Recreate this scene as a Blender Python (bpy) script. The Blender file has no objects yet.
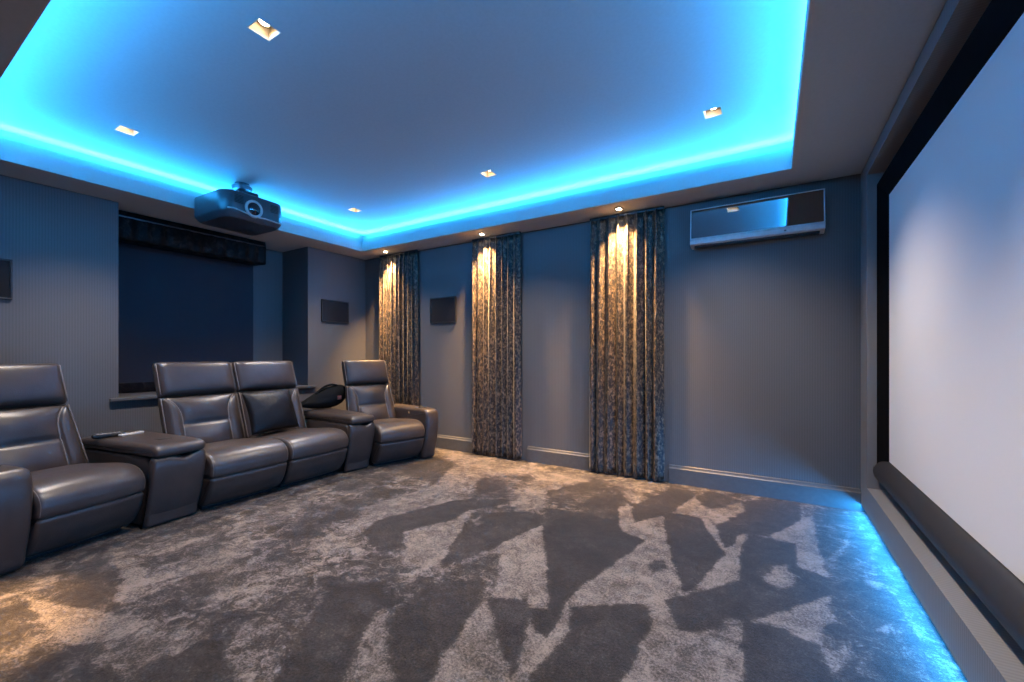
import bpy, bmesh, math, random
import numpy as np
from mathutils import Vector, Matrix, noise

random.seed(7)
scene = bpy.context.scene
COL = scene.collection
R = math.radians

# ------------------------------------------------------------------ materials
def new_mat(name):
    m = bpy.data.materials.new(name); m.use_nodes = True
    nt = m.node_tree
    b = nt.nodes['Principled BSDF']
    return m, nt, b

def nd(nt, t, **kw):
    n = nt.nodes.new(t)
    for k, v in kw.items():
        if k == 'inp':
            for kk, vv in v.items(): n.inputs[kk].default_value = vv
        else: setattr(n, k, v)
    return n

def lk(nt, a, b): nt.links.new(a, b)

def ramp(nt, fac, stops):
    r = nt.nodes.new('ShaderNodeValToRGB')
    e = r.color_ramp.elements
    while len(e) < len(stops): e.new(0.5)
    for i, (p, c) in enumerate(stops):
        e[i].position = p; e[i].color = (c[0], c[1], c[2], 1)
    lk(nt, fac, r.inputs['Fac']); return r

def plain(name, col, rough=.5, metal=0., spec=.5, noise_amt=.08, nscale=30., bump=0.):
    m, nt, b = new_mat(name)
    tc = nd(nt, 'ShaderNodeTexCoord')
    n = nd(nt, 'ShaderNodeTexNoise', inp={'Scale': nscale, 'Detail': 3.})
    lk(nt, tc.outputs['Object'], n.inputs['Vector'])
    lo = [c*(1-noise_amt) for c in col]; hi = [min(1, c*(1+noise_amt)) for c in col]
    r = ramp(nt, n.outputs['Fac'], [(.3, lo), (.7, hi)])
    lk(nt, r.outputs['Color'], b.inputs['Base Color'])
    b.inputs['Roughness'].default_value = rough
    b.inputs['Metallic'].default_value = metal
    b.inputs['Specular IOR Level'].default_value = spec
    if bump:
        bp = nd(nt, 'ShaderNodeBump', inp={'Strength': bump, 'Distance': .002})
        lk(nt, n.outputs['Fac'], bp.inputs['Height']); lk(nt, bp.outputs['Normal'], b.inputs['Normal'])
    return m

def ribbed(name, col, axis, pitch=.016, rough=.62, contrast=.08):
    """ribbed wall covering: fine parallel ribs"""
    m, nt, b = new_mat(name)
    g = nd(nt, 'ShaderNodeNewGeometry')
    s = nd(nt, 'ShaderNodeSeparateXYZ'); lk(nt, g.outputs['Position'], s.inputs[0])
    if axis == 'XY':
        a = nd(nt, 'ShaderNodeMath', operation='ADD'); lk(nt, s.outputs['X'], a.inputs[0]); lk(nt, s.outputs['Y'], a.inputs[1]); v = a.outputs[0]
    else: v = s.outputs[axis]
    k = nd(nt, 'ShaderNodeMath', operation='MULTIPLY', inp={1: 2*math.pi/pitch}); lk(nt, v, k.inputs[0])
    sn = nd(nt, 'ShaderNodeMath', operation='SINE'); lk(nt, k.outputs[0], sn.inputs[0])
    mr = nd(nt, 'ShaderNodeMapRange', inp={'From Min': -1., 'From Max': 1.}); lk(nt, sn.outputs[0], mr.inputs['Value'])
    n = nd(nt, 'ShaderNodeTexNoise', inp={'Scale': 40., 'Detail': 3.}); lk(nt, g.outputs['Position'], n.inputs['Vector'])
    mx = nd(nt, 'ShaderNodeMix', data_type='FLOAT', inp={0: .2}); lk(nt, mr.outputs[0], mx.inputs[2]); lk(nt, n.outputs['Fac'], mx.inputs[3])
    r = ramp(nt, mx.outputs[0], [(.1, [c*(1-contrast) for c in col]), (.9, [c*(1+contrast) for c in col])])
    lk(nt, r.outputs['Color'], b.inputs['Base Color'])
    b.inputs['Roughness'].default_value = rough
    b.inputs['Specular IOR Level'].default_value = .35
    bp = nd(nt, 'ShaderNodeBump', inp={'Strength': .22, 'Distance': .002})
    lk(nt, mr.outputs[0], bp.inputs['Height']); lk(nt, bp.outputs['Normal'], b.inputs['Normal'])
    return m

def velvet(name, dark, light, scale=26., stretch=(1., 1., .75), rough=.45, sheen=.2, spec=.5):
    m, nt, b = new_mat(name)
    tc = nd(nt, 'ShaderNodeTexCoord')
    mp = nd(nt, 'ShaderNodeMapping'); mp.inputs['Scale'].default_value = stretch
    lk(nt, tc.outputs['Object'], mp.inputs['Vector'])
    n = nd(nt, 'ShaderNodeTexNoise', inp={'Scale': scale, 'Detail': 5., 'Roughness': .66, 'Distortion': .6})
    lk(nt, mp.outputs[0], n.inputs['Vector'])
    r = ramp(nt, n.outputs['Fac'], [(.45, dark), (.55, [(a+c)/2*.7 for a, c in zip(dark, light)]), (.66, light)])
    lk(nt, r.outputs['Color'], b.inputs['Base Color'])
    b.inputs['Roughness'].default_value = rough
    b.inputs['Specular IOR Level'].default_value = spec
    b.inputs['Sheen Weight'].default_value = sheen
    b.inputs['Sheen Roughness'].default_value = .35
    bp = nd(nt, 'ShaderNodeBump', inp={'Strength': .9, 'Distance': .006})
    lk(nt, n.outputs['Fac'], bp.inputs['Height']); lk(nt, bp.outputs['Normal'], b.inputs['Normal'])
    return m

def leather(name, col):
    m, nt, b = new_mat(name)
    tc = nd(nt, 'ShaderNodeTexCoord')
    v = nd(nt, 'ShaderNodeTexVoronoi', inp={'Scale': 190.}); lk(nt, tc.outputs['Object'], v.inputs['Vector'])
    n = nd(nt, 'ShaderNodeTexNoise', inp={'Scale': 9., 'Detail': 4.}); lk(nt, tc.outputs['Object'], n.inputs['Vector'])
    r = ramp(nt, n.outputs['Fac'], [(.3, [c*.85 for c in col]), (.7, [c*1.15 for c in col])])
    lk(nt, r.outputs['Color'], b.inputs['Base Color'])
    b.inputs['Roughness'].default_value = .36
    b.inputs['Specular IOR Level'].default_value = .6
    mx = nd(nt, 'ShaderNodeMath', operation='MULTIPLY_ADD', inp={1: 6.}); lk(nt, n.outputs['Fac'], mx.inputs[0]); lk(nt, v.outputs['Distance'], mx.inputs[2])
    bp = nd(nt, 'ShaderNodeBump', inp={'Strength': .16, 'Distance': .002})
    lk(nt, mx.outputs[0], bp.inputs['Height']); lk(nt, bp.outputs['Normal'], b.inputs['Normal'])
    return m

def emit(name, col, strength):
    m, nt, b = new_mat(name)
    b.inputs['Base Color'].default_value = (*col, 1)
    b.inputs['Emission Color'].default_value = (*col, 1)
    b.inputs['Emission Strength'].default_value = strength
    return m

def carpet():
    m, nt, b = new_mat('carpet_pile')
    g = nd(nt, 'ShaderNodeNewGeometry')
    at = nd(nt, 'ShaderNodeAttribute', attribute_name='pile')
    big = nd(nt, 'ShaderNodeTexNoise', inp={'Scale': 4.2, 'Detail': 5., 'Roughness': .6, 'Distortion': .7})
    mid = nd(nt, 'ShaderNodeTexNoise', inp={'Scale': 14., 'Detail': 4., 'Roughness': .6, 'Distortion': 1.2})
    fine = nd(nt, 'ShaderNodeTexNoise', inp={'Scale': 95., 'Detail': 5., 'Roughness': .85})
    for n in (big, mid, fine): lk(nt, g.outputs['Position'], n.inputs['Vector'])
    ad = nd(nt, 'ShaderNodeMath', operation='ADD'); lk(nt, big.outputs['Fac'], ad.inputs[0]); lk(nt, mid.outputs['Fac'], ad.inputs[1])
    mot = nd(nt, 'ShaderNodeMapRange', inp={'From Min': .75, 'From Max': 1.25, 'To Min': -1.0, 'To Max': 1.0}); lk(nt, ad.outputs[0], mot.inputs['Value'])
    ab = nd(nt, 'ShaderNodeMath', operation='ABSOLUTE'); lk(nt, at.outputs['Fac'], ab.inputs[0])
    w = nd(nt, 'ShaderNodeMapRange', inp={'From Min': 0., 'From Max': .8, 'To Min': 1.2, 'To Max': .52}); lk(nt, ab.outputs[0], w.inputs['Value'])
    mm = nd(nt, 'ShaderNodeMath', operation='MULTIPLY'); lk(nt, mot.outputs[0], mm.inputs[0]); lk(nt, w.outputs[0], mm.inputs[1])
    t = nd(nt, 'ShaderNodeMath', operation='ADD'); lk(nt, mm.outputs[0], t.inputs[0]); lk(nt, at.outputs['Fac'], t.inputs[1])
    fm = nd(nt, 'ShaderNodeMapRange', inp={'From Min': .25, 'From Max': .75, 'To Min': -1.5, 'To Max': 1.5}); lk(nt, fine.outputs['Fac'], fm.inputs['Value'])
    t2 = nd(nt, 'ShaderNodeMath', operation='ADD'); lk(nt, t.outputs[0], t2.inputs[0]); lk(nt, fm.outputs[0], t2.inputs[1])
    f = nd(nt, 'ShaderNodeMapRange', inp={'From Min': -1.3, 'From Max': 1.3}); lk(nt, t2.outputs[0], f.inputs['Value'])
    r = ramp(nt, f.outputs[0], CARPET_STOPS)
    lk(nt, r.outputs['Color'], b.inputs['Base Color'])
    b.inputs['Roughness'].default_value = .95
    b.inputs['Specular IOR Level'].default_value = .1
    b.inputs['Sheen Weight'].default_value = .15
    bp = nd(nt, 'ShaderNodeBump', inp={'Strength': .6, 'Distance': .004})
    lk(nt, fine.outputs['Fac'], bp.inputs['Height']); lk(nt, bp.outputs['Normal'], b.inputs['Normal'])
    return m

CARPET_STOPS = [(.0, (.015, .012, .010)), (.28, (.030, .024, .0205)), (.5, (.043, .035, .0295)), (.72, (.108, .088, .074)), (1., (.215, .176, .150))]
M = {}
M['wall'] = ribbed('ribbed_wall_grey', (.115, .112, .113), 'XY')
M['screen_wall'] = ribbed('ribbed_screen_surround', (.205, .200, .200), 'Y', pitch=.017)
M['ceiling'] = plain('matt_grey_ceiling', (.44, .445, .44), .8, nscale=60., noise_amt=.03)
M['skirting'] = plain('grey_painted_wood', (.095, .094, .096), .45)
M['carpet'] = carpet()
M['leather'] = leather('taupe_leather', (.048, .036, .032))
M['piping'] = plain('leather_piping', (.17, .145, .13), .45)
M['velvet'] = velvet('crushed_velvet_pewter', (.006, .005, .005), (.25, .172, .108), scale=50., stretch=(1., 1., .55))
M['pelmet'] = velvet('crushed_velvet_brown', (.005, .004, .004), (.030, .021, .018), scale=17., sheen=.0, spec=.12)
M['cushion'] = velvet('crushed_velvet_black', (.003, .003, .004), (.007, .0075, .010), scale=12., sheen=.02, spec=.3)
M['blind'] = plain('navy_blind_fabric', (.020, .022, .034), .8, nscale=200.)
M['black'] = plain('matt_black', (.010, .010, .011), .75)
M['black_plastic'] = plain('black_plastic', (.022, .022, .025), .35)
M['proj_grey'] = plain('projector_casing', (.045, .047, .052), .32)
M['chrome'] = plain('brushed_silver', (.62, .62, .64), .25, metal=1.)
M['silver'] = plain('silver_plastic', (.50, .50, .51), .35)
M['dark_metal'] = plain('dark_metal', (.10, .10, .11), .35, metal=1.)
M['speaker'] = plain('speaker_cloth', (.010, .010, .012), .9, nscale=300., bump=.3)
M['speaker_frame'] = plain('speaker_bezel', (.020, .020, .023), .5)
M['mirror'] = plain('black_mirror_glass', (.22, .225, .24), .03, metal=1., noise_amt=.0)
M['screen'] = plain('white_screen_vinyl', (.92, .92, .92), .7, nscale=200., noise_amt=.01)
M['frame_velvet'] = plain('black_frame_velvet', (.004, .004, .0045), .95, spec=.08)
M['casing'] = plain('charcoal_screen_casing', (.024, .022, .021), .5)
M['plaster'] = plain('cream_plaster', (.75, .62, .45), .7)
M['lamp'] = emit('warm_lamp', (1., .80, .50), 22.)
M['spotlamp'] = emit('warm_spot_lamp', (1., .82, .55), 40.)
M['lens'] = plain('lens_glass', (.010, .012, .018), .05, spec=.9)
M['lens_ring'] = plain('lens_ring_grey', (.42, .40, .38), .4)
M['bag'] = plain('black_bag_fabric', (.006, .006, .006), .9, spec=.15, nscale=40., bump=.5)
M['tag'] = plain('red_tag', (.20, .05, .035), .6)
M['remote_black'] = plain('remote_black', (.012, .012, .014), .4)
M['remote_silver'] = plain('remote_silver', (.50, .51, .53), .35)
M['button'] = plain('soft_button', (.20, .20, .21), .5)

# ------------------------------------------------------------------ object helpers
def tag(o, label, cat, group=None, kind=None):
    if label: o['label'] = label
    if cat: o['category'] = cat
    if group: o['group'] = group
    if kind: o['kind'] = kind
    return o

def empty(name, loc, rz=0.):
    o = bpy.data.objects.new(name, None); COL.objects.link(o)
    o.location = loc; o.rotation_euler = (0, 0, rz); o.empty_display_size = .1
    return o

def obj(name, bm, mats, parent=None, smooth=True, angle=None):
    me = bpy.data.meshes.new(name)
    bmesh.ops.recalc_face_normals(bm, faces=bm.faces)
    bm.to_mesh(me); bm.free()
    for m in (mats if isinstance(mats, (list, tuple)) else [mats]): me.materials.append(m)
    if smooth:
        me.polygons.foreach_set('use_smooth', [True]*len(me.polygons))
        if angle: me.set_sharp_from_angle(angle=R(angle))
    o = bpy.data.objects.new(name, me); COL.objects.link(o)
    if parent: o.parent = parent
    return o

def struct(name, bm, mats, smooth=False):
    o = obj(name, bm, mats, smooth=smooth); o['kind'] = 'structure'; return o

def add_box(bm, x0, x1, y0, y1, z0, z1, bev=0., seg=3, mi=0):
    vs = [bm.verts.new((x, y, z)) for x in (x0, x1) for y in (y0, y1) for z in (z0, z1)]
    q = [(0, 1, 3, 2), (4, 6, 7, 5), (0, 4, 5, 1), (2, 3, 7, 6), (0, 2, 6, 4), (1, 5, 7, 3)]
    fs = [bm.faces.new([vs[i] for i in f]) for f in q]
    for f in fs: f.material_index = mi
    if bev:
        bmesh.ops.recalc_face_normals(bm, faces=fs)
        es = list({e for f in fs for e in f.edges})
        bmesh.ops.bevel(bm, geom=es, offset=bev, segments=seg, profile=.5, affect='EDGES')
    return bm

def box(x0, x1, y0, y1, z0, z1, bev=0., seg=3):
    return add_box(bmesh.new(), x0, x1, y0, y1, z0, z1, bev, seg)

def loft(bm, rings, caps=True, closed=True):
    """rings: lists of points of equal length"""
    vr = [[bm.verts.new(p) for p in r] for r in rings]
    n = len(rings[0])
    for a, b in zip(vr, vr[1:]):
        for i in range(n if closed else n-1):
            j = (i+1) % n
            bm.faces.new((a[i], a[j], b[j], b[i]))
    if caps:
        bm.faces.new(vr[0]); bm.faces.new(list(reversed(vr[-1])))
    return bm

def tube(bm, pts, r, seg=8, caps=True):
    pts = [Vector(p) for p in pts]
    rings = []; prev = None
    for i, p in enumerate(pts):
        t = (pts[min(i+1, len(pts)-1)] - pts[max(i-1, 0)]).normalized()
        if prev is None:
            a = Vector((0, 0, 1)) if abs(t.z) < .9 else Vector((1, 0, 0))
            prev = t.cross(a).normalized()
        u = (prev - t*prev.dot(t)).normalized(); v = t.cross(u); prev = u
        rr = r[i] if isinstance(r, (list, tuple)) else r
        rings.append([p + (u*math.cos(2*math.pi*k/seg) + v*math.sin(2*math.pi*k/seg))*rr for k in range(seg)])
    return loft(bm, rings, caps)

def lathe(bm, prof, c, axis=(0, 0, 1), seg=24):
    """prof: (radius, height along axis)"""
    ax = Vector(axis).normalized()
    a = Vector((1, 0, 0)) if abs(ax.x) < .9 else Vector((0, 1, 0))
    u = ax.cross(a).normalized(); v = ax.cross(u)
    rings = [[Vector(c)+ax*h+(u*math.cos(2*math.pi*k/seg)+v*math.sin(2*math.pi*k/seg))*max(r, 1e-4) for k in range(seg)] for r, h in prof]
    return loft(bm, rings)

def smooth_closed(ctrl, n=5):
    out = []; L = len(ctrl)
    for i in range(L):
        p0, p1, p2, p3 = [Vector((*ctrl[(i+k) % L], 0)) for k in (-1, 0, 1, 2)]
        for j in range(n):
            t = j/n
            q = .5*((2*p1)+(p2-p0)*t+(2*p0-5*p1+4*p2-p3)*t*t+(3*p1-p0-3*p2+p3)*t**3)
            out.append((q.x, q.y))
    return out

def smooth_open(ctrl, n=6):
    P = [Vector(c) for c in ctrl]; P = [2*P[0]-P[1]] + P + [2*P[-1]-P[-2]]
    out = []
    for i in range(1, len(P)-2):
        p0, p1, p2, p3 = P[i-1:i+3]
        for j in range(n):
            t = j/n
            out.append(.5*((2*p1)+(p2-p0)*t+(2*p0-5*p1+4*p2-p3)*t*t+(3*p1-p0-3*p2+p3)*t**3))
    out.append(P[-2].copy()); return out

def round_poly(pts, rads, n=5):
    """polygon with rounded corners; rads per corner"""
    out = []; L = len(pts)
    for i, p in enumerate(pts):
        p = Vector(p); a = Vector(pts[i-1]); b = Vector(pts[(i+1) % L]); r = rads[i] if isinstance(rads, (list, tuple)) else rads
        da = (a-p); db = (b-p)
        d = min(r, da.length*.48, db.length*.48)
        A = p+da.normalized()*d; B = p+db.normalized()*d
        for k in range(n+1):
            t = k/n
            q = A*(1-t)**2 + p*2*t*(1-t) + B*t*t
            out.append((q.x, q.y))
    return out

def inset(poly, d):
    L = len(poly); out = []
    area = sum(poly[i-1][0]*poly[i][1]-poly[i][0]*poly[i-1][1] for i in range(L))
    s = 1 if area > 0 else -1
    for i in range(L):
        a = Vector(poly[i-1]); p = Vector(poly[i]); b = Vector(poly[(i+1) % L])
        t = (b-a)
        if t.length < 1e-9: out.append(tuple(p)); continue
        t.normalize(); nrm = Vector((-t.y, t.x))*s
        q = p+nrm*d; out.append((q.x, q.y))
    return out

def pad(prof, y0, y1, r=.03, crown=0., n=6, body=9, bm=None):
    """upholstered pad: xz profile swept along y with rounded ends and a slight crown"""
    bm = bm or bmesh.new()
    ys = []
    for k in range(n+1):
        a = math.pi/2*k/n; ys.append((y0+r*(1-math.cos(a)), r*(1-math.sin(a))))
    for k in range(1, body): ys.append((y0+r+(y1-y0-2*r)*k/body, 0.))
    for k in range(n, -1, -1):
        a = math.pi/2*k/n; ys.append((y1-r*(1-math.cos(a)), r*(1-math.sin(a))))
    yc = (y0+y1)/2; h = (y1-y0)/2
    rings = []
    for y, ins in ys:
        s = (y-yc)/h
        p = inset(prof, ins - crown*max(0, 1-s*s))
        rings.append([(x, y, z) for x, z in p])
    return loft(bm, rings)

def warp(bm, f):
    for v in bm.verts: v.co = Vector(f(v.co))
    return bm

# ------------------------------------------------------------------ place
XL, YF, XR, YN = -4.66, 3.83, .54, -.60
ZS, ZC = 2.38, 2.62
TX0, TX1, TY0, TY1 = -4.30, .12, .433, 3.48        # tray opening

# camera
F, CX, HY, CH = 423., 512., 355., 1.10
YAW = math.atan2(259, 423)
cd = bpy.data.cameras.new('camera'); cam = bpy.data.objects.new('camera', cd); COL.objects.link(cam)
cam.location = (0, 0, CH); cam.rotation_euler = (R(90), 0, YAW)
cd.sensor_width = 36.; cd.lens = 36*F/1024; cd.shift_y = 14/1024; cd.clip_start = .02
scene.camera = cam

def on_floor(u, v):
    """the floor point seen at a point of the photograph, to carry the carpet's marks to their real place"""
    a, b = (u-CX)/F, -(v-HY)/F
    s, c = math.sin(YAW), math.cos(YAW)
    k = -CH/b
    return ((-s+a*c)*k, (c+a*s)*k)

# ---- floor: carpet whose pile lies in light and dark sweeps
CROPS = {'A': (0, 520, 3.938), 'B': (230, 520, 3.938), 'C': (460, 520, 3.938), 'D': (700, 520, 3.938), 'E': (120, 450, 3.938),
         'F': (360, 440, 4.267), 'G': (560, 450, 4.267), 'H': (720, 470, 5.12)}
SWEEPS = [
 # soft sweeps first, crisp ones after
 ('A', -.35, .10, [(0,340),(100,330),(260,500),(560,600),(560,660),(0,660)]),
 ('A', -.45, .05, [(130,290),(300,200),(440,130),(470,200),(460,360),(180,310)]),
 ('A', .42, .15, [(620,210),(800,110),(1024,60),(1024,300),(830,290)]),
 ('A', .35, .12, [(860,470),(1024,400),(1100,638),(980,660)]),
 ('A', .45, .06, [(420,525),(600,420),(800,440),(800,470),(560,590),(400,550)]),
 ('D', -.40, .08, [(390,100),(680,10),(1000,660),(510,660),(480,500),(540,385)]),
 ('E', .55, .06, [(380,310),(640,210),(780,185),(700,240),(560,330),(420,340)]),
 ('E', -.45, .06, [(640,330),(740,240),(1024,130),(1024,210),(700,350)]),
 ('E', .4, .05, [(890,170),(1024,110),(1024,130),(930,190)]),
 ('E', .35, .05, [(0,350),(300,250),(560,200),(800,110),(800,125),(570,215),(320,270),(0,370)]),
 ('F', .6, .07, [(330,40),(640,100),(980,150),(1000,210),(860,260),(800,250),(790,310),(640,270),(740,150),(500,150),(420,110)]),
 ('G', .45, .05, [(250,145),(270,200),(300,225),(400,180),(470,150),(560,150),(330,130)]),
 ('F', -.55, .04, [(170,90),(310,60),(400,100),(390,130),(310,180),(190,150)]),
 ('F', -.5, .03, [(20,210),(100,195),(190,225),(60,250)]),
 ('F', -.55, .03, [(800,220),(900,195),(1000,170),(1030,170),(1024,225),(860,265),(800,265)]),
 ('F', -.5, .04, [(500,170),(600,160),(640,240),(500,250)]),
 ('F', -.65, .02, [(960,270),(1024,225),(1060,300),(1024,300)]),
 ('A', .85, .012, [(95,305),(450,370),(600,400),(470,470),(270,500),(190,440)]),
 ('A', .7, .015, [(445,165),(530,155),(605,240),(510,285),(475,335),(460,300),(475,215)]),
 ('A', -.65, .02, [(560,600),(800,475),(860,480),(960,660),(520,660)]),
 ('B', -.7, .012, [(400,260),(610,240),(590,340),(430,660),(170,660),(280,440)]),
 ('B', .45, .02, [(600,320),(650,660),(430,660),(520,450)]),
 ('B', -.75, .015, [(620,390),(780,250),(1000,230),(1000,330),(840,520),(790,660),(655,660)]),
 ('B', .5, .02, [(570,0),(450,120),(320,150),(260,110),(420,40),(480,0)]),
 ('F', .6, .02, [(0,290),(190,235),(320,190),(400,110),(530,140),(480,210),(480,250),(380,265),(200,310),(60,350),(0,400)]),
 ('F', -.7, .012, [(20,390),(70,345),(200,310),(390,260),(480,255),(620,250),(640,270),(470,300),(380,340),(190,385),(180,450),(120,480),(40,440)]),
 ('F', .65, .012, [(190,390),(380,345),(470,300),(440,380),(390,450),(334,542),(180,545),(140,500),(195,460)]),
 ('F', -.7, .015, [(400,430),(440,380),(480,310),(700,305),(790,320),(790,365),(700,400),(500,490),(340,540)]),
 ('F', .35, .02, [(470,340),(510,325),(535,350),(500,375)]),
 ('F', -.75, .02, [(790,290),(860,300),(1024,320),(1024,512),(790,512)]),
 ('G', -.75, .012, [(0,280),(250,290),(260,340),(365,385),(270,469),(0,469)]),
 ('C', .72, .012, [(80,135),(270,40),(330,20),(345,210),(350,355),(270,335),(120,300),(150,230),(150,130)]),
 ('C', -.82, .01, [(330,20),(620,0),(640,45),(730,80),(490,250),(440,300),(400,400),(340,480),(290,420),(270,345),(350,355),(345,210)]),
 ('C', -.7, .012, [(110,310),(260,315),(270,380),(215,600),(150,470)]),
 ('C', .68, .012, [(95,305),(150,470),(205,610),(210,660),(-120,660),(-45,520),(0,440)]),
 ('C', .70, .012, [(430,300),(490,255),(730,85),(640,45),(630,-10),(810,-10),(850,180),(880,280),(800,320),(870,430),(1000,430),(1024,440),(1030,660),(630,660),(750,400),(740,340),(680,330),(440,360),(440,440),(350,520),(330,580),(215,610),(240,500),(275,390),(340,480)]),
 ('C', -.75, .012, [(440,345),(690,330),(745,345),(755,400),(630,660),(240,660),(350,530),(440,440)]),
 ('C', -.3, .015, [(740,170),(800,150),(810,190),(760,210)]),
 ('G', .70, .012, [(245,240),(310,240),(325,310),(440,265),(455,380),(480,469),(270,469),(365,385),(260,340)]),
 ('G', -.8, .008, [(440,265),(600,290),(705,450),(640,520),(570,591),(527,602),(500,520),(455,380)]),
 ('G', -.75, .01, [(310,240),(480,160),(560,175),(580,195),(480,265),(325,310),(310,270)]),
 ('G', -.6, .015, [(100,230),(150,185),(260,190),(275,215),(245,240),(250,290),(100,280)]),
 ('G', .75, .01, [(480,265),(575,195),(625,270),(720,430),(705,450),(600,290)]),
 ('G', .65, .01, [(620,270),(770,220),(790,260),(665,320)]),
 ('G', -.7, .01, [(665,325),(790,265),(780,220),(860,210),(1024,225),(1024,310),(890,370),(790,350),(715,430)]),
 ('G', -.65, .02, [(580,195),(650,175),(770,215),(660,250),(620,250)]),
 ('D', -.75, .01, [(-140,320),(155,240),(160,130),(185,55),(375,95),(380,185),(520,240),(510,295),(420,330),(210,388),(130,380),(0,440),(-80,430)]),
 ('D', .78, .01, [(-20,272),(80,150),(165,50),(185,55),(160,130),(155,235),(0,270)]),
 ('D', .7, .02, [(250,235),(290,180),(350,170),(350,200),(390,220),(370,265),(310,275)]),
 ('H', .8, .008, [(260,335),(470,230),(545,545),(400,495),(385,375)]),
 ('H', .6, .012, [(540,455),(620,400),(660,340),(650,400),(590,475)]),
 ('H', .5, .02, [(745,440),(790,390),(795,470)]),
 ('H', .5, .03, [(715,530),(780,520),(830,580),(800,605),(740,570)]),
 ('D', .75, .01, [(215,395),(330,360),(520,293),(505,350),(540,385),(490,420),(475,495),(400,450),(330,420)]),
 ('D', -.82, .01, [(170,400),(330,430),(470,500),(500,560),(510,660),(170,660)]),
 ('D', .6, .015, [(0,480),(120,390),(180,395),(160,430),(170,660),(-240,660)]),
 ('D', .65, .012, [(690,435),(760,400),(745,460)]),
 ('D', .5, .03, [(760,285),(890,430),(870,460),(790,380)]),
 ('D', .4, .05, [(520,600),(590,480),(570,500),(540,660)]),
]
def make_floor():
    st = .012
    xs = np.arange(XL-.6, XR+.10, st); ys = np.arange(YN, YF+.02, st)
    nx, ny = len(xs), len(ys)
    gx, gy = np.meshgrid(xs, ys, indexing='ij')
    val = np.zeros_like(gx)
    # small wobble so the edges of the sweeps are not ruler-straight
    wx = gx + .004*np.sin(gx*41+gy*27); wy = gy + .004*np.sin(gy*37-gx*33)
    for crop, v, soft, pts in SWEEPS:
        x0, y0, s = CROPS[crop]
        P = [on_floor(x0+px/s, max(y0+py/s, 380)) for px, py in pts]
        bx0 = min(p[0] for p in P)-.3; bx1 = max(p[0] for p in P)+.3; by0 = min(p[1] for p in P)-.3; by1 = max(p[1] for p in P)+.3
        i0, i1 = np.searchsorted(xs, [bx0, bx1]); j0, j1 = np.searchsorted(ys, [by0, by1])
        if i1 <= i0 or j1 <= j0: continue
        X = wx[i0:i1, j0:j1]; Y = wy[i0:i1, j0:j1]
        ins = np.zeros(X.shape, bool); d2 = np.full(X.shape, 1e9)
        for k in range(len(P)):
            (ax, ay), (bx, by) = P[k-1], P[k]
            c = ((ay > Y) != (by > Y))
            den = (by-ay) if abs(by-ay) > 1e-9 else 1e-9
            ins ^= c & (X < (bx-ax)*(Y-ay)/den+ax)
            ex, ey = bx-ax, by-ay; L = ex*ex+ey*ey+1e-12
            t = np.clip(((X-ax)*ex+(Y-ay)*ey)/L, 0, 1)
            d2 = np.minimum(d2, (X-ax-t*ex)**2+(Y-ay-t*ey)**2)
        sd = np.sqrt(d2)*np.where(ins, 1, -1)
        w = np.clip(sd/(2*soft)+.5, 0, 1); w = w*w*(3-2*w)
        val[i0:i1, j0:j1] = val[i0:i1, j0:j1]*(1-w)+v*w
    n = nx*ny
    co = np.zeros((n, 3), np.float32); co[:, 0] = gx.ravel(); co[:, 1] = gy.ravel()
    idx = np.arange(n).reshape(nx, ny)
    q = np.stack([idx[:-1, :-1], idx[1:, :-1], idx[1:, 1:], idx[:-1, 1:]], -1).reshape(-1, 4).astype(np.int32)
    me = bpy.data.meshes.new('floor')
    me.vertices.add(n); me.vertices.foreach_set('co', co.ravel())
    me.loops.add(q.size); me.loops.foreach_set('vertex_index', q.ravel())
    me.polygons.add(len(q)); me.polygons.foreach_set('loop_start', np.arange(0, q.size, 4, dtype=np.int32))
    me.update(calc_edges=True); me.validate()
    a = me.attributes.new('pile', 'FLOAT', 'POINT'); a.data.foreach_set('value', val.ravel().astype(np.float32))
    me.materials.append(M['carpet'])
    o = bpy.data.objects.new('floor', me); COL.objects.link(o); o['kind'] = 'structure'
make_floor()

# ---- walls
AX, BX = -5.19, -5.158        # alcove back, blind plane
bm = bmesh.new()
add_box(bm, XL-.7, XL, YN, 1.30, 0, ZC)                 # near pier
add_box(bm, XL-.7, XL, 3.00, YF+.15, 0, ZC)             # far pier
add_box(bm, XL-.7, XL, 1.30, 3.00, 0, .735)             # below the sill
add_box(bm, XL-.7, AX, 2.61, 3.00, .735, ZC)            # alcove back beside the blind
add_box(bm, XL-.7, AX, 1.30, 1.35, .735, ZC)
add_box(bm, XL-.7, AX-.10, 1.35, 2.61, .735, ZC)        # behind the blind
struct('wall_left', bm, M['wall'])
struct('wall_far', box(XL, XR+.3, YF, YF+.15, 0, ZC), M['wall'])
struct('wall_near', box(XL, XR+.3, YN-.15, YN, 0, ZC), M['wall'])
# screen wall: plinth with ledge, pelmet, returns, recess back
bm = bmesh.new()
YR, RB = 3.605, .67
add_box(bm, XR, RB, YN, YF, .052, .222)                 # plinth, held just off the carpet
add_box(bm, XR+.05, RB, YN, YF, 0, .052)                # its set-back foot
add_box(bm, XR, RB, YN, YF, 2.29, ZC)                   # pelmet
add_box(bm, XR, RB, YR, YF, .222, 2.29)                 # far return
add_box(bm, XR, RB, YN, .42, .222, 2.29)                # near return
add_box(bm, RB, RB+.12, YN, YF, 0, ZC)
struct('wall_right', bm, M['screen_wall'])

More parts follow.
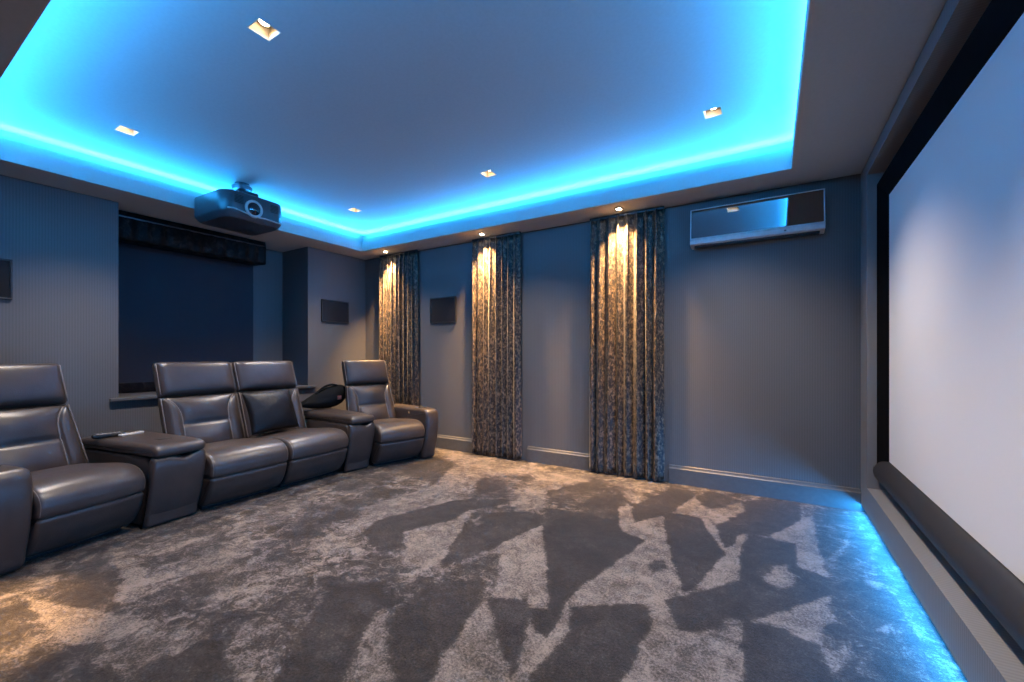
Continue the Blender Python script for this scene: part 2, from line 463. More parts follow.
# ---- ceiling: soffit ring, fascia lip, cove, tray with square downlight holes
bm = bmesh.new()
LW, SETB = .030, .13
def ring(bm, x0, x1, y0, y1, X0, X1, Y0, Y1, z0, z1):
    add_box(bm, X0, x0, Y0, Y1, z0, z1); add_box(bm, x1, X1, Y0, Y1, z0, z1)
    add_box(bm, x0, x1, Y0, y0, z0, z1); add_box(bm, x0, x1, y1, Y1, z0, z1)
ring(bm, TX0, TX1, TY0, TY1, TX0-LW, TX1+LW, TY0-LW, TY1+LW, ZS, 2.485)     # lip
ring(bm, TX0-LW, TX1+LW, TY0-LW, TY1+LW, XL-.6, XR, YN, YF, ZS, ZS+.03)     # soffit
ring(bm, TX0-SETB, TX1+SETB, TY0-SETB, TY1+SETB, XL, XR, YN, YF, ZS+.03, ZC)  # cove back
DL = [(-2.018, 1.083), (-3.728, 1.083), (-3.72, 2.923), (-2.027, 2.924), (-.312, 2.925), (-.312, 1.083)]
HS = .054                                                                 # half size of a light's opening
xs = sorted({TX0-SETB, TX1+SETB} | {round(x+s*HS, 4) for x in (-3.724, -2.0225, -.312) for s in (-1, 1)})
ys = sorted({TY0-SETB, TY1+SETB} | {round(y+s*HS, 4) for y in (1.083, 2.924) for s in (-1, 1)})
for a, b in zip(xs, xs[1:]):
    for c, d in zip(ys, ys[1:]):
        if b-a < .2 and d-c < .2: continue
        add_box(bm, a, b, c, d, ZC, ZC+.1)
struct('ceiling', bm, M['ceiling'])
DLP = [(-2.0225, 1.083), (-3.724, 1.083), (-3.724, 2.924), (-2.0225, 2.924), (-.312, 2.924), (-.312, 1.083)]

# ---- baseboards (stepped moulding)
def skirt(bm, p0, p1, n):
    prof = [(0, 0), (.020, 0), (.020, .128), (.013, .136), (.009, .152), (.004, .156), (0, .156)]
    rings = [[(p[0]+n[0]*d, p[1]+n[1]*d, z) for d, z in prof] for p in (p0, p1)]
    return loft(bm, rings)
CURT = [(-4.31, -3.66, 9), (-2.825, -2.21, 8), (-1.45, -.78, 8)]
bm = bmesh.new()
for a, b in ((XL, -4.33), (-3.60, -2.80), (-2.15, -1.43), (-.75, XR)): skirt(bm, (a, YF), (b, YF), (0, -1))
struct('baseboard_far', bm, M['skirting'])
bm = bmesh.new(); skirt(bm, (XL, YN), (XL, YF-.02), (1, 0)); struct('baseboard_left', bm, M['skirting'])

# ---- window alcove: sill, pelmet, blind
bm = bmesh.new(); add_box(bm, AX-.0, XL+.035, 1.235, 1.30, .715, .742, .004)
bm.free(); bm = bmesh.new()
add_box(bm, XL, XL+.035, 1.24, 3.095, .714, .742, .006)
add_box(bm, AX-.09, AX+.002, 1.352, 2.608, .736, .742)
add_box(bm, AX+.001, XL+.002, 1.302, 2.998, .736, .742)
struct('trim_1', bm, M['skirting'])['label'] = 'grey window sill below the blind'
pel = empty('pelmet', (-4.885, 1.97, 2.125))
b_ = bmesh.new()
N = 60
rings = []
for k in range(N+1):
    y = -.655+1.31*k/N
    o_ = .006*math.sin(k*1.3)+.004*math.sin(k*.55)
    rings.append([(-.24, y, .25), (.0, y, .25), (.012+o_, y, .2), (.010+o_*1.3, y, .1), (.012+o_, y, .012+.006*math.sin(k*.8)), (.0, y, .006*math.sin(k*.8)), (-.24, y, .012)])
loft(b_, rings)
obj('velvet_face', b_, M['pelmet'], pel)
obj('top_rail', box(-.24, .022, -.655, .655, .192, .204, .003), M['dark_metal'], pel)
tag(pel, 'dark brown crushed velvet pelmet across the top of the window alcove', 'pelmet')
bl = empty('roller_blind', (BX, 2.005, .745))
b_ = bmesh.new(); add_box(b_, -.004, .004, -.628, .628, .085, 1.50, .001); obj('fabric', b_, M['blind'], bl)
b_ = bmesh.new(); add_box(b_, -.012, .012, -.628, .628, .0, .095, .008); obj('hem_band', b_, M['pelmet'], bl)
b_ = bmesh.new(); tube(b_, [(0, -.628, 1.51), (0, .628, 1.51)], .019, 14); obj('roller', b_, M['dark_metal'], bl)
tag(bl, 'navy blue blind drawn down in the window alcove behind the seats', 'blind')

# ---- curtains
def curtain(i, x0, x1, folds, label):
    rng = random.Random(i*11+3)
    W = x1-x0; H = 2.345; nx, nz = 190, 46
    root = empty('curtain', ((x0+x1)/2, YF-.054, .015))
    ph = [rng.uniform(-.5, .5) for _ in range(folds+2)]
    am = [rng.uniform(.72, 1.10) for _ in range(folds+2)]
    bm = bmesh.new(); g = []
    for a in range(nx+1):
        s = a/nx; row = []
        k = s*folds; f = int(k); fr = k-f
        amp = am[f]*(1-fr)+am[f+1]*fr; p = ph[f]*(1-fr)+ph[f+1]*fr
        for c in range(nz+1):
            t = c/nz                                # 0 bottom
            flare = 1+.05*(1-t)
            pinch = 1-.35*max(0, (t-.93)/.07)
            drift = .5*p*(1-t)
            wv = math.sin(2*math.pi*(k+drift)); sh = math.copysign(abs(wv)**.7, wv)+.25*math.sin(4*math.pi*(k+drift)+p*3)+.10*math.sin(2*math.pi*(2.7*k+p)+t*2.2)
            y = -.034*amp*sh*pinch*flare
            x = (s-.5)*W*flare**.4 + .017*math.sin(4*math.pi*(k+drift))*amp
            z = t*H
            if c == 0: z += .005*math.sin(k*5)
            row.append(bm.verts.new((x, y, z)))
        g.append(row)
    for a in range(nx):
        for c in range(nz):
            bm.faces.new((g[a][c], g[a+1][c], g[a+1][c+1], g[a][c+1]))
    o = obj('drape', bm, M['velvet'], root)
    sm = o.modifiers.new('thick', 'SOLIDIFY'); sm.thickness = .004; sm.offset = 0
    b2 = bmesh.new(); add_box(b2, -W/2, W/2, -.012, .012, H-.006, H+.018, .003)
    obj('track', b2, M['black_plastic'], root)
    tag(root, label, 'curtain', None)
curtain(0, *CURT[0], 'brown crushed velvet curtain in the far corner behind the end recliner')
curtain(1, *CURT[1], 'brown crushed velvet curtain in the middle of the three on the far wall')
curtain(2, *CURT[2], 'brown crushed velvet curtain hanging beside the wall air conditioner')

# ---- flush wall speakers
def speaker(loc, rz, w, h, label):
    r = empty('wall_speaker', loc, rz)
    b = bmesh.new()
    for (a0, a1, c0, c1) in ((-w/2, w/2, h/2-.012, h/2), (-w/2, w/2, -h/2, -h/2+.012), (-w/2, -w/2+.012, -h/2+.012, h/2-.012), (w/2-.012, w/2, -h/2+.012, h/2-.012)):
        add_box(b, a0, a1, -.022, 0, c0, c1, .002, 2)
    obj('bezel', b, M['speaker_frame'], r)
    obj('grille', box(-w/2+.012, w/2-.012, -.016, 0, -h/2+.012, h/2-.012, .002, 2), M['speaker'], r)
    tag(r, label, 'speaker')
# local -y faces the room
speaker((XL, .53, 1.64), R(90), .375, .288, 'black flush speaker on the window wall above the nearest recliner')
speaker((XL, 3.36, 1.642), R(90), .385, .272, 'black flush speaker between the window alcove and the far corner')
speaker((-3.292, YF, 1.628), 0, .39, .30, 'black flush speaker between two curtains on the far wall')

# ---- air conditioner
ac = empty('air_conditioner', (-.118, YF, 1.982))
D = .118; hw = .446; LEAN = R(4.2)
b = bmesh.new(); add_box(b, -hw+.012, hw-.012, -.085, 0, .012, .296, .01); obj('body', b, M['black_plastic'], ac)
def lean(bm):            # the front leans back towards its top edge
    for v in bm.verts: v.co.y += (v.co.z-.07)*math.tan(LEAN)
    return bm
b = bmesh.new()
for (a0, a1, c0, c1) in ((-hw, hw, .296, .303), (-hw, hw, .058, .066), (-hw, -hw+.008, .066, .296), (hw-.008, hw, .066, .296)):
    add_box(b, a0, a1, -D-.006, -D+.02, c0, c1, .002, 2)
obj('silver_frame', lean(b), M['silver'], ac)
obj('mirror_panel', lean(box(-hw+.008, hw-.008, -D-.001, -D+.01, .066, .296, .001, 1)), M['mirror'], ac, smooth=False)
pr = [(-D-.004, .057), (-D-.010, .050), (-D-.006, .020), (-D+.006, .012), (-.03, .0), (-.002, .004), (-.002, .055)]
b = bmesh.new(); loft(b, [[(x, y, z) for y, z in pr] for x in (-hw, hw)]); ao = obj('air_outlet', b, M['silver'], ac, smooth=False)
b = bmesh.new(); add_box(b, -hw+.03, hw-.03, -.098, -.035, -.004, .0095, .001, 1); obj('louvre', b, M['black_plastic'], ac)
b = bmesh.new(); add_box(b, .20, .214, -D-.0095, -D-.006, .030, .040, .001, 1); obj('display_mark', b, M['dark_metal'], ac)
tag(ac, 'silver framed air conditioner with black mirror front high on the far wall', 'air conditioner')

# ---- projection screen in the recess
ps = empty('projection_screen', (RB, 2.045, .43))
sy0, sy1 = .56-2.045, 3.491-2.045
sz0, sz1 = .436-.43, 2.103-.43
xf = .630-RB; xo = .590-RB
obj('screen_surface', box(xf+.001, xf+.006, sy0-.02, sy1+.02, sz0-.02, sz1+.02), M['screen'], ps, smooth=False)
def fr(name, quads, mat):
    """a frame member: outer edge proud, inner edge back at the screen"""
    b = bmesh.new()
    (A, Bp, C_, Dp) = quads       # outer a, outer b, inner b, inner a   in (y, z)
    o1 = [(xo, *A), (xo, *Bp), (xf, *C_), (xf, *Dp)]
    o2 = [(-.002, *A), (-.002, *Bp), (-.002, *C_), (-.002, *Dp)]
    loft(b, [o1, o2]); return obj(name, b, mat, ps, smooth=False)
oy0, oy1, oz0, oz1 = sy0-.112, 3.603-2.045, .30-.43, 2.213-.43
fr('frame_top', ((oy0, oz1), (oy1, oz1), (sy1, sz1), (sy0, sz1)), M['frame_velvet'])
fr('frame_side', ((oy1, oz1), (oy1, oz0), (sy1, sz0), (sy1, sz1)), M['frame_velvet'])
fr('frame_side', ((oy0, oz0), (oy0, oz1), (sy0, sz1), (sy0, sz0)), M['frame_velvet'])
pr = smooth_closed([(xf-.001, sz0-.006), (xf-.025, sz0-.022), (xo-.02, sz0-.070), (xo-.018, sz0-.115), (xo, oz0+.002), (-.004, oz0+.002), (-.003, sz0-.03), (xf+.0005, sz0-.004)], 4)
b = bmesh.new(); loft(b, [[(x, y, z) for x, z in pr] for y in (oy0, oy1-.02)])
cas = obj('bottom_casing', b, M['casing'], ps, angle=40); cas['label'] = 'charcoal bottom casing'
b = bmesh.new(); add_box(b, xo-.02, xo-.012, oy1-.024, oy1-.016, sz0-.095, sz0-.06, .001, 1); obj('casing_clip', b, M['chrome'], cas)
tag(ps, 'large white projection screen in a black frame set into the right wall', 'screen')

# ---- projector on its ceiling bracket
PJ = (-3.99, 1.955)
pj = empty('projector', (PJ[0], PJ[1], ZC), R(2))
def projector():
    # local: +x is the lens side, +y across
    z0, z1 = -.375, -.155
    out = round_poly([(-.30, -.265), (.14, -.265), (.215, -.21), (.215, .21), (.14, .265), (-.30, .265)], [.05, .06, .06, .06, .06, .05], 5)
    rings = []
    for z, s in ((z0, .86), (z0+.010, .91), (z0+.040, .985), (z0+.052, 1.0), (z1-.022, 1.), (z1-.006, .985), (z1, .95)):
        rings.append([(x*s, y*s, z) for x, y in out])
    b = bmesh.new(); loft(b, rings)
    obj('casing', b, M['proj_grey'], pj, angle=28)
    # silver brow line across the front
    b = bmesh.new()
    pts = []
    for k in range(33):
        y = -.225+.45*k/32
        z = -.322-.012*math.cos(y*14) if y < .06 else -.330-.010*(y-.06)/.16
        pts.append((.2195-max(0, abs(y)-.20)*1.2, y, z))
    tube(b, pts, .006, 8); obj('front_trim', b, M['lens_ring'], pj)
    b = bmesh.new(); lathe(b, [(.074, -.03), (.074, .008), (.070, .014), (.056, .014), (.050, .0)], (.215, -.03, -.272), (1, 0, -.04), 36)
    ring_ = obj('lens_ring', b, M['lens_ring'], pj, angle=40)
    b = bmesh.new(); lathe(b, [(.0, -.005), (.056, -.006), (.054, .006), (.040, .009), (.022, .014), (.0, .016)], (.216, -.03, -.272), (1, 0, -.04), 30)
    obj('lens', b, M['lens'], pj, angle=60)
    for s in (-1, 1):
        b = bmesh.new()
        for k in range(6): add_box(b, .212, .219, s*.150-.035, s*.150+.035, -.255+.012*k, -.250+.012*k)
        obj('vent', b, M['black'], pj, smooth=False)
    b = bmesh.new(); lathe(b, [(.055, -.012), (.058, -.004), (.058, -.0005)], (-.02, 0, 0), (0, 0, 1), 24)
    lathe(b, [(.032, -.115), (.032, -.012)], (-.02, 0, 0), (0, 0, 1), 16)
    add_box(b, -.13, .09, -.085, .085, -.152, -.085, .010, 2)
    lathe(b, [(.075, -.06), (.08, -.03), (.06, -.012)], (-.02, 0, 0), (0, 0, 1), 20)
    mt = obj('ceiling_mount', b, M['dark_metal'], pj, angle=40)
    for sx, sy in ((-1, -1), (-1, 1), (1, -1), (1, 1)):
        b = bmesh.new(); tube(b, [(-.02+sx*.06, sy*.04, -.118), (-.02+sx*.12, sy*.12, -.128), (-.02+sx*.14, sy*.14, -.157)], .008, 8)
        obj('mount_arm', b, M['dark_metal'], mt)
projector()
tag(pj, 'dark grey projector hanging from the ceiling above the window alcove', 'projector')

# ---- downlights
def lamp_light(name, kind, loc, energy, col, rot=(0, 0, 0), **kw):
    l = bpy.data.lights.new(name, kind); l.energy = energy; l.color = col
    for k, v in kw.items(): setattr(l, k, v)
    o = bpy.data.objects.new(name, l); COL.objects.link(o); o.location = loc; o.rotation_euler = rot
    return o
WARM = (1., .82, .66)
TRAY_W, SPOT_W, LED_W, FLOOR_W, CORE_W = 145., 560., 5.7, 14., 13.
def tray_light(x, y, label):
    r = empty('recessed_downlight', (x, y, ZC))
    b = bmesh.new(); d = .075; h = HS-.0015
    lo = [(-h, -h, .0), (h, -h, .0), (h, h, .0), (-h, h, .0)]
    ins = [(-h+.004, -h+.004, .0), (h-.004, -h+.004, .0), (h-.004, h-.004, .0), (-h+.004, h-.004, .0)]
    up = [(p[0]*.86, p[1]*.86, d) for p in ins]
    ou = [(p[0], p[1], d+.004) for p in lo]
    loft(b, [up, ins, lo, ou], caps=False)
    b.faces.new([v for v in b.verts if abs(v.co.z-d) < 1e-6][:4])
    obj('plaster_recess', b, M['plaster'], r, smooth=False)
    b = bmesh.new(); lathe(b, [(.026, -.0), (.028, .006), (.026, .032), (.016, .036)], (0, 0, .036), (.16, .1, 1), 20); lp = obj('lamp_holder', b, M['dark_metal'], r, angle=40)
    b = bmesh.new(); lathe(b, [(.0, -.002), (.022, -.002), (.022, .004)], (0, 0, .036), (.16, .1, 1), 20); obj('bulb', b, M['lamp'], lp, angle=40)
    tag(r, label, 'ceiling light', 'square downlights in the raised ceiling')
tray_names = ['square recessed downlight in the raised ceiling, largest and nearest one at the top', 'square recessed downlight at the left of the raised ceiling, before the projector',
              'square recessed downlight near the far left corner of the raised ceiling beyond the projector', 'square recessed downlight in the middle of the row along the far cove',
              'square recessed downlight at the screen end of the row along the far cove', 'square recessed downlight above the near end of the screen']
for (x, y), nm in zip(DLP, tray_names):
    if y < 2 and x > -1:
        lamp_light('downlight_beam', 'SPOT', (x, y, ZC-.01), TRAY_W, WARM, spot_size=R(106), spot_blend=.9, shadow_soft_size=.04); continue
    tray_light(x, y, nm)
    lamp_light('downlight_beam', 'SPOT', (x, y, ZC+.02), TRAY_W, WARM, spot_size=R(106), spot_blend=.9, shadow_soft_size=.03)
def spot(x, y, label, fix=True, w=SPOT_W):
    if fix:
        r = empty('curtain_spotlight', (x, y, ZS))
        b = bmesh.new(); lathe(b, [(.026, -.004), (.036, -.004), (.038, -.0005), (.026, -.0005)], (0, 0, 0), (0, 0, 1), 24); obj('bezel', b, M['chrome'], r, angle=30)
        b = bmesh.new(); lathe(b, [(.0, -.008), (.018, -.007), (.0255, -.003), (.0255, -.0008)], (0, 0, 0), (0, 0, 1), 24); obj('bulb', b, M['spotlamp'], r)
        tag(r, label, 'ceiling light', 'small round spotlights over the curtains')
    lamp_light('spotlight_beam', 'SPOT', (x, y, ZS-.012), w, (1., .58, .24), (R(12 if fix else 0), 0, 0), spot_size=R(80 if fix else 30), spot_blend=1., shadow_soft_size=.02)
spot(-4.07, 3.648, 'small round spotlight in the soffit over the corner curtain')
spot(-2.609, 3.648, 'small round spotlight in the soffit over the middle curtain')
spot(-1.137, 3.648, 'small round spotlight in the soffit over the curtain beside the air conditioner')
for x in (-2.72, -1.137): spot(x, .16, '', False, SPOT_W*2.)

# ---- blue LED tape: cove and foot of the screen wall
BLUE = (.022, .355, 1.)
def strip(name, loc, rot, size, size_y, energy, spread=R(180)):
    o = lamp_light(name, 'AREA', loc, energy, BLUE, rot, shape='RECTANGLE', size=size, size_y=size_y)
    o.data.spread = spread
    return o
cx, cy = (TX0+TX1)/2, (TY0+TY1)/2; LX, LY = TX1-TX0, TY1-TY0
zl = 2.498; off = .062
# tape behind the lip: one row lensed towards the middle of the room, one looking straight up
for TL, W_, sp in ((R(72), LED_W, R(85)), (R(4), CORE_W, R(100))):
    strip('cove_led', (cx, TY1+off, zl), (R(180)+TL, 0, 0), LX+.1, .012, W_*LX, sp)
    strip('cove_led', (cx, TY0-off, zl), (R(180)-TL, 0, 0), LX+.1, .012, W_*LX, sp)
    strip('cove_led', (TX0-off, cy, zl), (R(180)+TL, 0, R(90)), LY+.1, .012, W_*LY, sp)
    strip('cove_led', (TX1+off, cy, zl), (R(180)-TL, 0, R(90)), LY+.1, .012, W_*LY, sp)
strip('plinth_led', (XR+.014, (YN+YF)/2, .046), (0, R(72), R(0)), .02, YF-YN-.1, FLOOR_W*(YF-YN))

# ------------------------------------------------------------------ seating
LEA, PIP = M['leather'], M['piping']
SEAT = smooth_closed([(-.22, .375), (-.05, .385), (.12, .400), (.30, .418), (.42, .420), (.505, .395), (.548, .345), (.552, .295), (.535, .257), (.46, .247), (.2, .25), (-.22, .25)], 4)
FOOT = smooth_closed([(.534, .250), (.526, .20), (.500, .135), (.458, .075), (.420, .042), (.385, .035), (.35, .05), (.34, .14), (.36, .245), (.45, .252)], 4)
ARM = smooth_closed([(.455, .012), (.50, .10), (.535, .23), (.553, .36), (.552, .46), (.530, .515), (.47, .532), (.2, .53), (-.10, .525), (-.24, .52), (-.29, .49), (-.30, .40), (-.30, .15), (-.30, .02), (-.1, .008), (.2, .008)], 4)
TILT = R(20); HX, HZ = -.105, .385
def tilt(y, t, d):
    return (HX - t*math.sin(TILT) + d*math.cos(TILT), y, HZ + t*math.cos(TILT) + d*math.sin(TILT))
def slab(t0, t1, hw, front, back, detail=None, nu=44, nv=30, p=7., wide=0.):
    """upholstered slab on the tilted back plane; detail(s, q) adds to the front depth"""
    bm = bmesh.new(); F_, B_ = [], []
    for i in range(nu+1):
        s = -math.cos(math.pi*i/nu); s = .55*s+.45*(2*i/nu-1)
        fr_, br_ = [], []
        for j in range(nv+1):
            q = -math.cos(math.pi*j/nv); q = .55*q+.45*(2*j/nv-1)
            t = t0+(t1-t0)*(q+1)/2
            e = max(0., (1-abs(s)**p)*(1-abs(q)**p))**.42
            w = hw + wide*max(0., .5-q*.5)
            df = front*e + (detail(s, q)*e if detail else 0)
            edge = (i in (0, nu)) or (j in (0, nv))
            vf = bm.verts.new(tilt(s*w, t, df))
            vb = vf if edge else bm.verts.new(tilt(s*w, t, -back*e))
            fr_.append(vf); br_.append(vb)
        F_.append(fr_); B_.append(br_)
    for i in range(nu):
        for j in range(nv):
            bm.faces.new((F_[i][j], F_[i+1][j], F_[i+1][j+1], F_[i][j+1]))
            q4 = (B_[i][j], B_[i][j+1], B_[i+1][j+1], B_[i+1][j])
            try: bm.faces.new(q4)
            except ValueError: pass
    return bm
def seam_s(q):
    """where the side seam runs across the back at height q (-1..1)"""
    return .60 if q < .0 else .60+.36*q**3.2
def back_detail(s, q):
    ss = seam_s(q); a = abs(s)
    g = 0.
    g -= .010*math.exp(-((a-ss)/.03)**2)                         # side seams
    if a < ss+.05: g -= .014*math.exp(-((q-.02)/.045)**2)*min(1, (ss+.05-a)/.1)   # cross seam
    if a < ss:
        u = 1-(a/ss)**2
        g += .026*u*max(0, math.sin(math.pi*(q-.02)/.98)) if q > .02 else .024*u*max(0, math.sin(math.pi*(.02-q)/1.02))
    else:
        v = (a-ss)/(1-ss+1e-3); g += .016*math.sin(math.pi*min(1, v))
    return g
def head_detail(s, q): return .012*(1-s*s)*(1-q*q)
T0, T1, T2 = -.08, .405, .690
def recliner(name, loc, rz, label, arm=0, W2=.283, AW=.19, group='leather recliners in the row'):
    r = empty(name, loc, rz)
    wide = .0 if arm == 0 else .034
    obj('seat_cushion', pad(SEAT, -W2+.003, W2-.003, .030, .010), LEA, r)
    fo = obj('footrest_panel', pad(FOOT, -W2+.004, W2-.004, .026, .006), LEA, r)
    bk = obj('backrest', slab(T0, T1, W2-.004, .060, .085, back_detail, nu=60, nv=44, wide=wide), LEA, r)
    hd = obj('headrest', slab(T1+.004, T2, W2-.006, .078, .085, head_detail, p=8.), LEA, r)
    for s in (-1, 1):
        b = bmesh.new()
        pts = [tilt(s*(W2-.007+wide*(1-k/16)*.98), T0+.06+(T1-T0-.07)*k/16, .030) for k in range(17)]
        tube(b, pts, .0045, 6); obj('piping', b, PIP, bk)
        b = bmesh.new()
        pts = [tilt(s*(W2-.009), T1+.015+(T2-T1-.03)*k/8, .036) for k in range(9)]
        tube(b, pts, .0045, 6); obj('piping', b, PIP, hd)
        b = bmesh.new(); pts = []
        for k in range(25):
            q = -.75+1.68*k/24; ss = seam_s(q); e = max(0., (1-ss**7)*(1-abs(q)**7))**.42
            t = T0+(T1-T0)*(q+1)/2
            pts.append(tilt(s*ss*(W2-.004+wide*(.5-q*.5)), t, (.060+back_detail(ss, q))*e+.0045))
        tube(b, pts, .0042, 6); obj('stitched_seam', b, PIP, bk)
        # front edge seam of the seat
        b = bmesh.new()
        pp = [(x, z) for x, z in inset(SEAT, .006) if x > .30 and z > .262]
        pp.sort(key=lambda p: math.atan2(p[1]-.31, p[0]-.30), reverse=True)
        tube(b, [(x, s*(W2-.018), z) for x, z in pp], .0035, 6); obj('stitched_seam', b, PIP, r)
    obj('base_frame', box(-.36, .36, -W2+.03, W2-.03, .0, .25, .01, 2), M['black'], r)
    # closed back shell under the seat, down to the floor
    obj('back_shell', box(-.43, -.22, -W2+.01, W2-.01, .03, .40, .03, 3), LEA, r)
    if arm:
        y0, y1 = (W2+.003, W2+AW) if arm > 0 else (-W2-AW, -W2-.003)
        a = obj('armrest', pad(ARM, y0, y1, .035, .004), LEA, r)
        yc = (y0+y1)/2
        b = bmesh.new(); lathe(b, [(.030, .0), (.046, .0), (.048, .007), (.044, .010), (.040, .006), (.038, .001), (.0, .001)], (.36, yc, .5345), (0, 0, 1), 28)
        cup = obj('cup_holder', b, M['black_plastic'], a, angle=40)
        yi = y0 if arm > 0 else y1
        b = bmesh.new(); lathe(b, [(.016, -.004), (.016, .003), (.012, .005), (.0, .005)], (.22, yi-.001*arm, .475), (0, -arm, 0), 20)
        obj('recline_button', b, M['chrome'], a, angle=40)['label'] = 'silver recline button'
    tag(r, label, 'recliner', group)
    return r
# seat fronts stand at local x = .40
def place(fx, fy, deg):
    a = R(deg); return (fx-.42*math.cos(a), fy-.42*math.sin(a), 0), a
l, a = place(-3.37, .785, 14)
recliner('recliner_chair', l, a, 'dark taupe leather recliner nearest the camera, with its own left armrest', arm=-1, W2=.253)
l, a = place(-3.385, 1.662, 2)
recliner('armless_recliner', l, a, 'armless taupe leather recliner seat beside the console with remotes, no cushion on it')
l, a = place(-3.405, 2.238, 2)
recliner('armless_recliner', l, a, 'armless taupe leather recliner seat with the black velvet cushion on it')
l, a = place(-3.225, 3.045, -14)
recliner('recliner_chair', l, a, 'taupe leather recliner in the far corner with a right armrest', arm=1, W2=.253, AW=.165)

CB = smooth_closed([(.425, .010), (.470, .10), (.512, .22), (.540, .34), (.548, .415), (.535, .452), (.50, .455), (.48, .40), (.46, .2), (.40, .01)], 4)
CBODY = round_poly([(.46, .012), (.50, .40), (.46, .455), (-.40, .45), (-.40, .012)], [.02, .03, .03, .04, .02], 4)
CLID = smooth_closed([(.535, .462), (.558, .482), (.553, .510), (.515, .528), (.42, .532), (.1, .53), (-.2, .528), (-.34, .518), (-.385, .495), (-.385, .465), (-.30, .458), (.1, .457), (.45, .456)], 4)
def console(loc, rz, wf, grow, label):
    r = empty('storage_console', loc, rz)
    def wedge(c):
        k = 1+grow*(.50-c.x)/.9
        return (c.x, c.y*k, c.z)
    h = wf/2
    obj('body', warp(pad(CBODY, -h+.008, h-.008, .02), wedge), LEA, r)
    b = pad(CB, -h, h, .022, .004, body=24)
    def notch(c):        # the finger dip along the top of the front panel
        k = c.y/h
        z = c.z - (.026*math.exp(-((k-.18)/.34)**2) - .010*math.exp(-((k-.8)/.16)**2))*max(0, min(1, (c.z-.36)/.09))
        return (c.x, c.y, z)
    obj('front_panel', warp(b, notch), LEA, r)
    ld = obj('lid', warp(pad(CLID, -h+.004, h-.004, .028, .006), wedge), LEA, r)
    b = bmesh.new(); add_box(b, .30, .36, -.035, .045, .531, .5385, .003, 2); obj('pull_tab', b, M['black_plastic'], ld)
    tag(r, label, 'console', 'consoles between the recliners')
    return r
l, a = place(-3.395, 1.208, 7.5)
c1 = console(l, a, .312, .14, 'taupe leather storage console with remote controls on its lid')
l2, a2 = place(-3.385, 2.668, -5.5)
console(l2, a2, .262, .30, 'taupe leather storage console between the cushion seat and the far recliner')

# ---- remotes on the first console
def loc_on(l, a, x, y, z):
    return (l[0]+x*math.cos(a)-y*math.sin(a), l[1]+x*math.sin(a)+y*math.cos(a), z)
def remote(loc, rz, L, W, H, mat, label):
    r = empty('remote_control', loc, rz)
    obj('casing', box(-L/2, L/2, -W/2, W/2, 0, H, min(H, W)*.35, 3), mat, r)
    for k in range(6):
        for s in (-1, 0, 1):
            if k == 2 and s: continue
            b = bmesh.new(); lathe(b, [(.0045, 0), (.0045, .0018), (.003, .0026), (.0, .0026)], (-L*.32+k*L*.125, s*W*.27, H-.0008), (0, 0, 1), 10); obj('button', b, M['button'], r)
    tag(r, label, 'remote control')
remote(loc_on(l, a, -.10, -.105, .5335), a+R(75), .17, .05, .030, M['remote_black'], 'black remote control lying on the console lid')
remote(loc_on(l, a, -.05, .00, .5335), a+R(105), .15, .042, .018, M['remote_silver'], 'silver remote control beside the black one on the console lid')

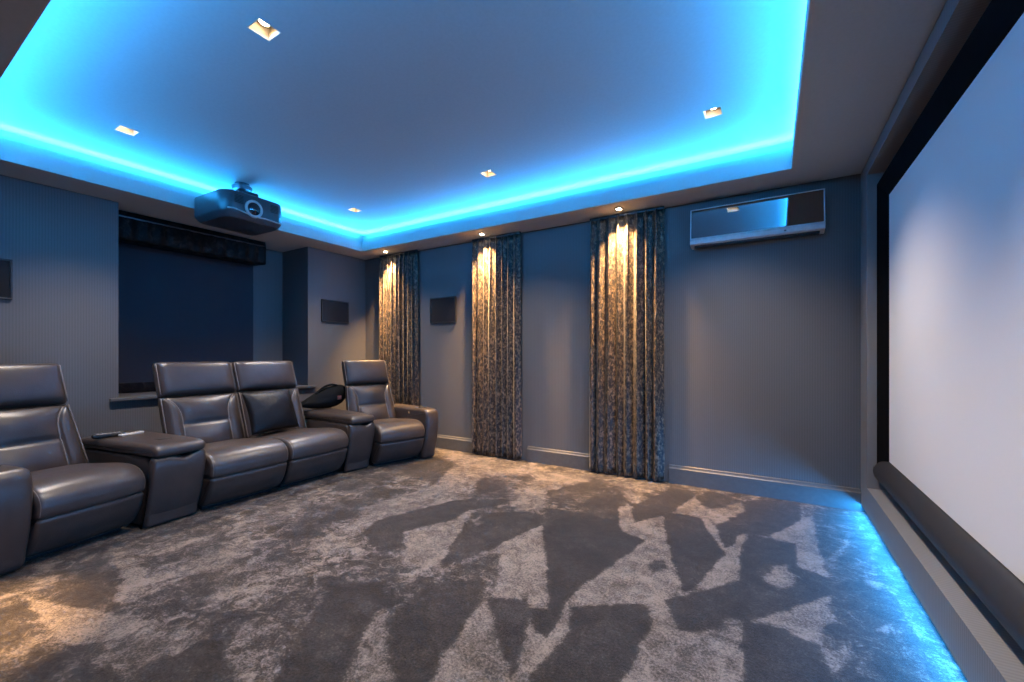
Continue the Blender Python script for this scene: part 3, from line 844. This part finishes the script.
# ---- velvet scatter cushion on the third seat
def cushion(name, loc, rot, w, h, t, mat, label, cat, nu=26):
    bm = bmesh.new(); f, bk = [], []
    for i in range(nu+1):
        s = 2*i/nu-1; r1, r2 = [], []
        for j in range(nu+1):
            q = 2*j/nu-1
            e = max(0, (1-s**2)*(1-q**2))**.5
            pull = 1-.07*(1-abs(q)**1.5)*abs(s)**3; pull2 = 1-.07*(1-abs(s)**1.5)*abs(q)**3
            wr = .006*noise.noise((s*2.2, q*2.2, 3.))
            ed = i in (0, nu) or j in (0, nu)
            a_ = bm.verts.new((t/2*e+wr*e, s*w/2*pull, q*h/2*pull2))
            b_ = a_ if ed else bm.verts.new((-t/2*e+wr*e, s*w/2*pull, q*h/2*pull2))
            r1.append(a_); r2.append(b_)
        f.append(r1); bk.append(r2)
    for i in range(nu):
        for j in range(nu):
            bm.faces.new((f[i][j], f[i+1][j], f[i+1][j+1], f[i][j+1]))
            try: bm.faces.new((bk[i][j], bk[i][j+1], bk[i+1][j+1], bk[i+1][j]))
            except ValueError: pass
    o = obj(name, bm, mat); o.location = loc; o.rotation_euler = rot
    tag(o, label, cat); return o
cushion('scatter_cushion', (-3.80, 2.10, .605), (R(1), R(-22), R(3)), .44, .38, .15, M['cushion'], 'black crushed velvet cushion leaning on the recliner backrest', 'cushion')

# ---- black bag slumped behind the second console
bg = empty('slouched_bag', loc_on(l2, a2, -.24, .05, .540), a2)
b = bmesh.new(); bmesh.ops.create_icosphere(b, subdivisions=4, radius=1.)
for v in b.verts:
    c = v.co.copy()
    n_ = .10*noise.noise(c*1.6)+.05*noise.noise(c*4.)
    z = c.z
    y = c.y*.25*(1+n_); x = c.x*.105*(1+n_)
    zz = (z*.5+.5)
    top = .20+.10*c.y
    v.co = (x*(1-.35*zz), y, max(0., zz*1.08-.04)*max(.05, top)*(1+n_*.6))
obj('bag_body', b, M['bag'], bg)
b = bmesh.new(); tube(b, smooth_open([(.02, -.10, .15), (.03, -.03, .215), (.03, .06, .245), (.02, .14, .23)], 6), .011, 8); obj('strap', b, M['bag'], bg)
b = bmesh.new(); add_box(b, .085, .092, .10, .145, .085, .125, .002, 2); obj('tag', b, M['tag'], bg)['label'] = 'reddish tag'
tag(bg, 'black slouched fabric bag beside the far recliner, on the console behind it', 'bag')

# ------------------------------------------------------------------ world and view
w = bpy.data.worlds.new('room_dark'); scene.world = w; w.use_nodes = True
w.node_tree.nodes['Background'].inputs[0].default_value = (.02, .025, .03, 1)
w.node_tree.nodes['Background'].inputs[1].default_value = .2
vs = scene.view_settings
vs.view_transform = 'Standard'; vs.look = 'None'; vs.gamma = 1.; vs.use_curve_mapping = False
vs.exposure = .36
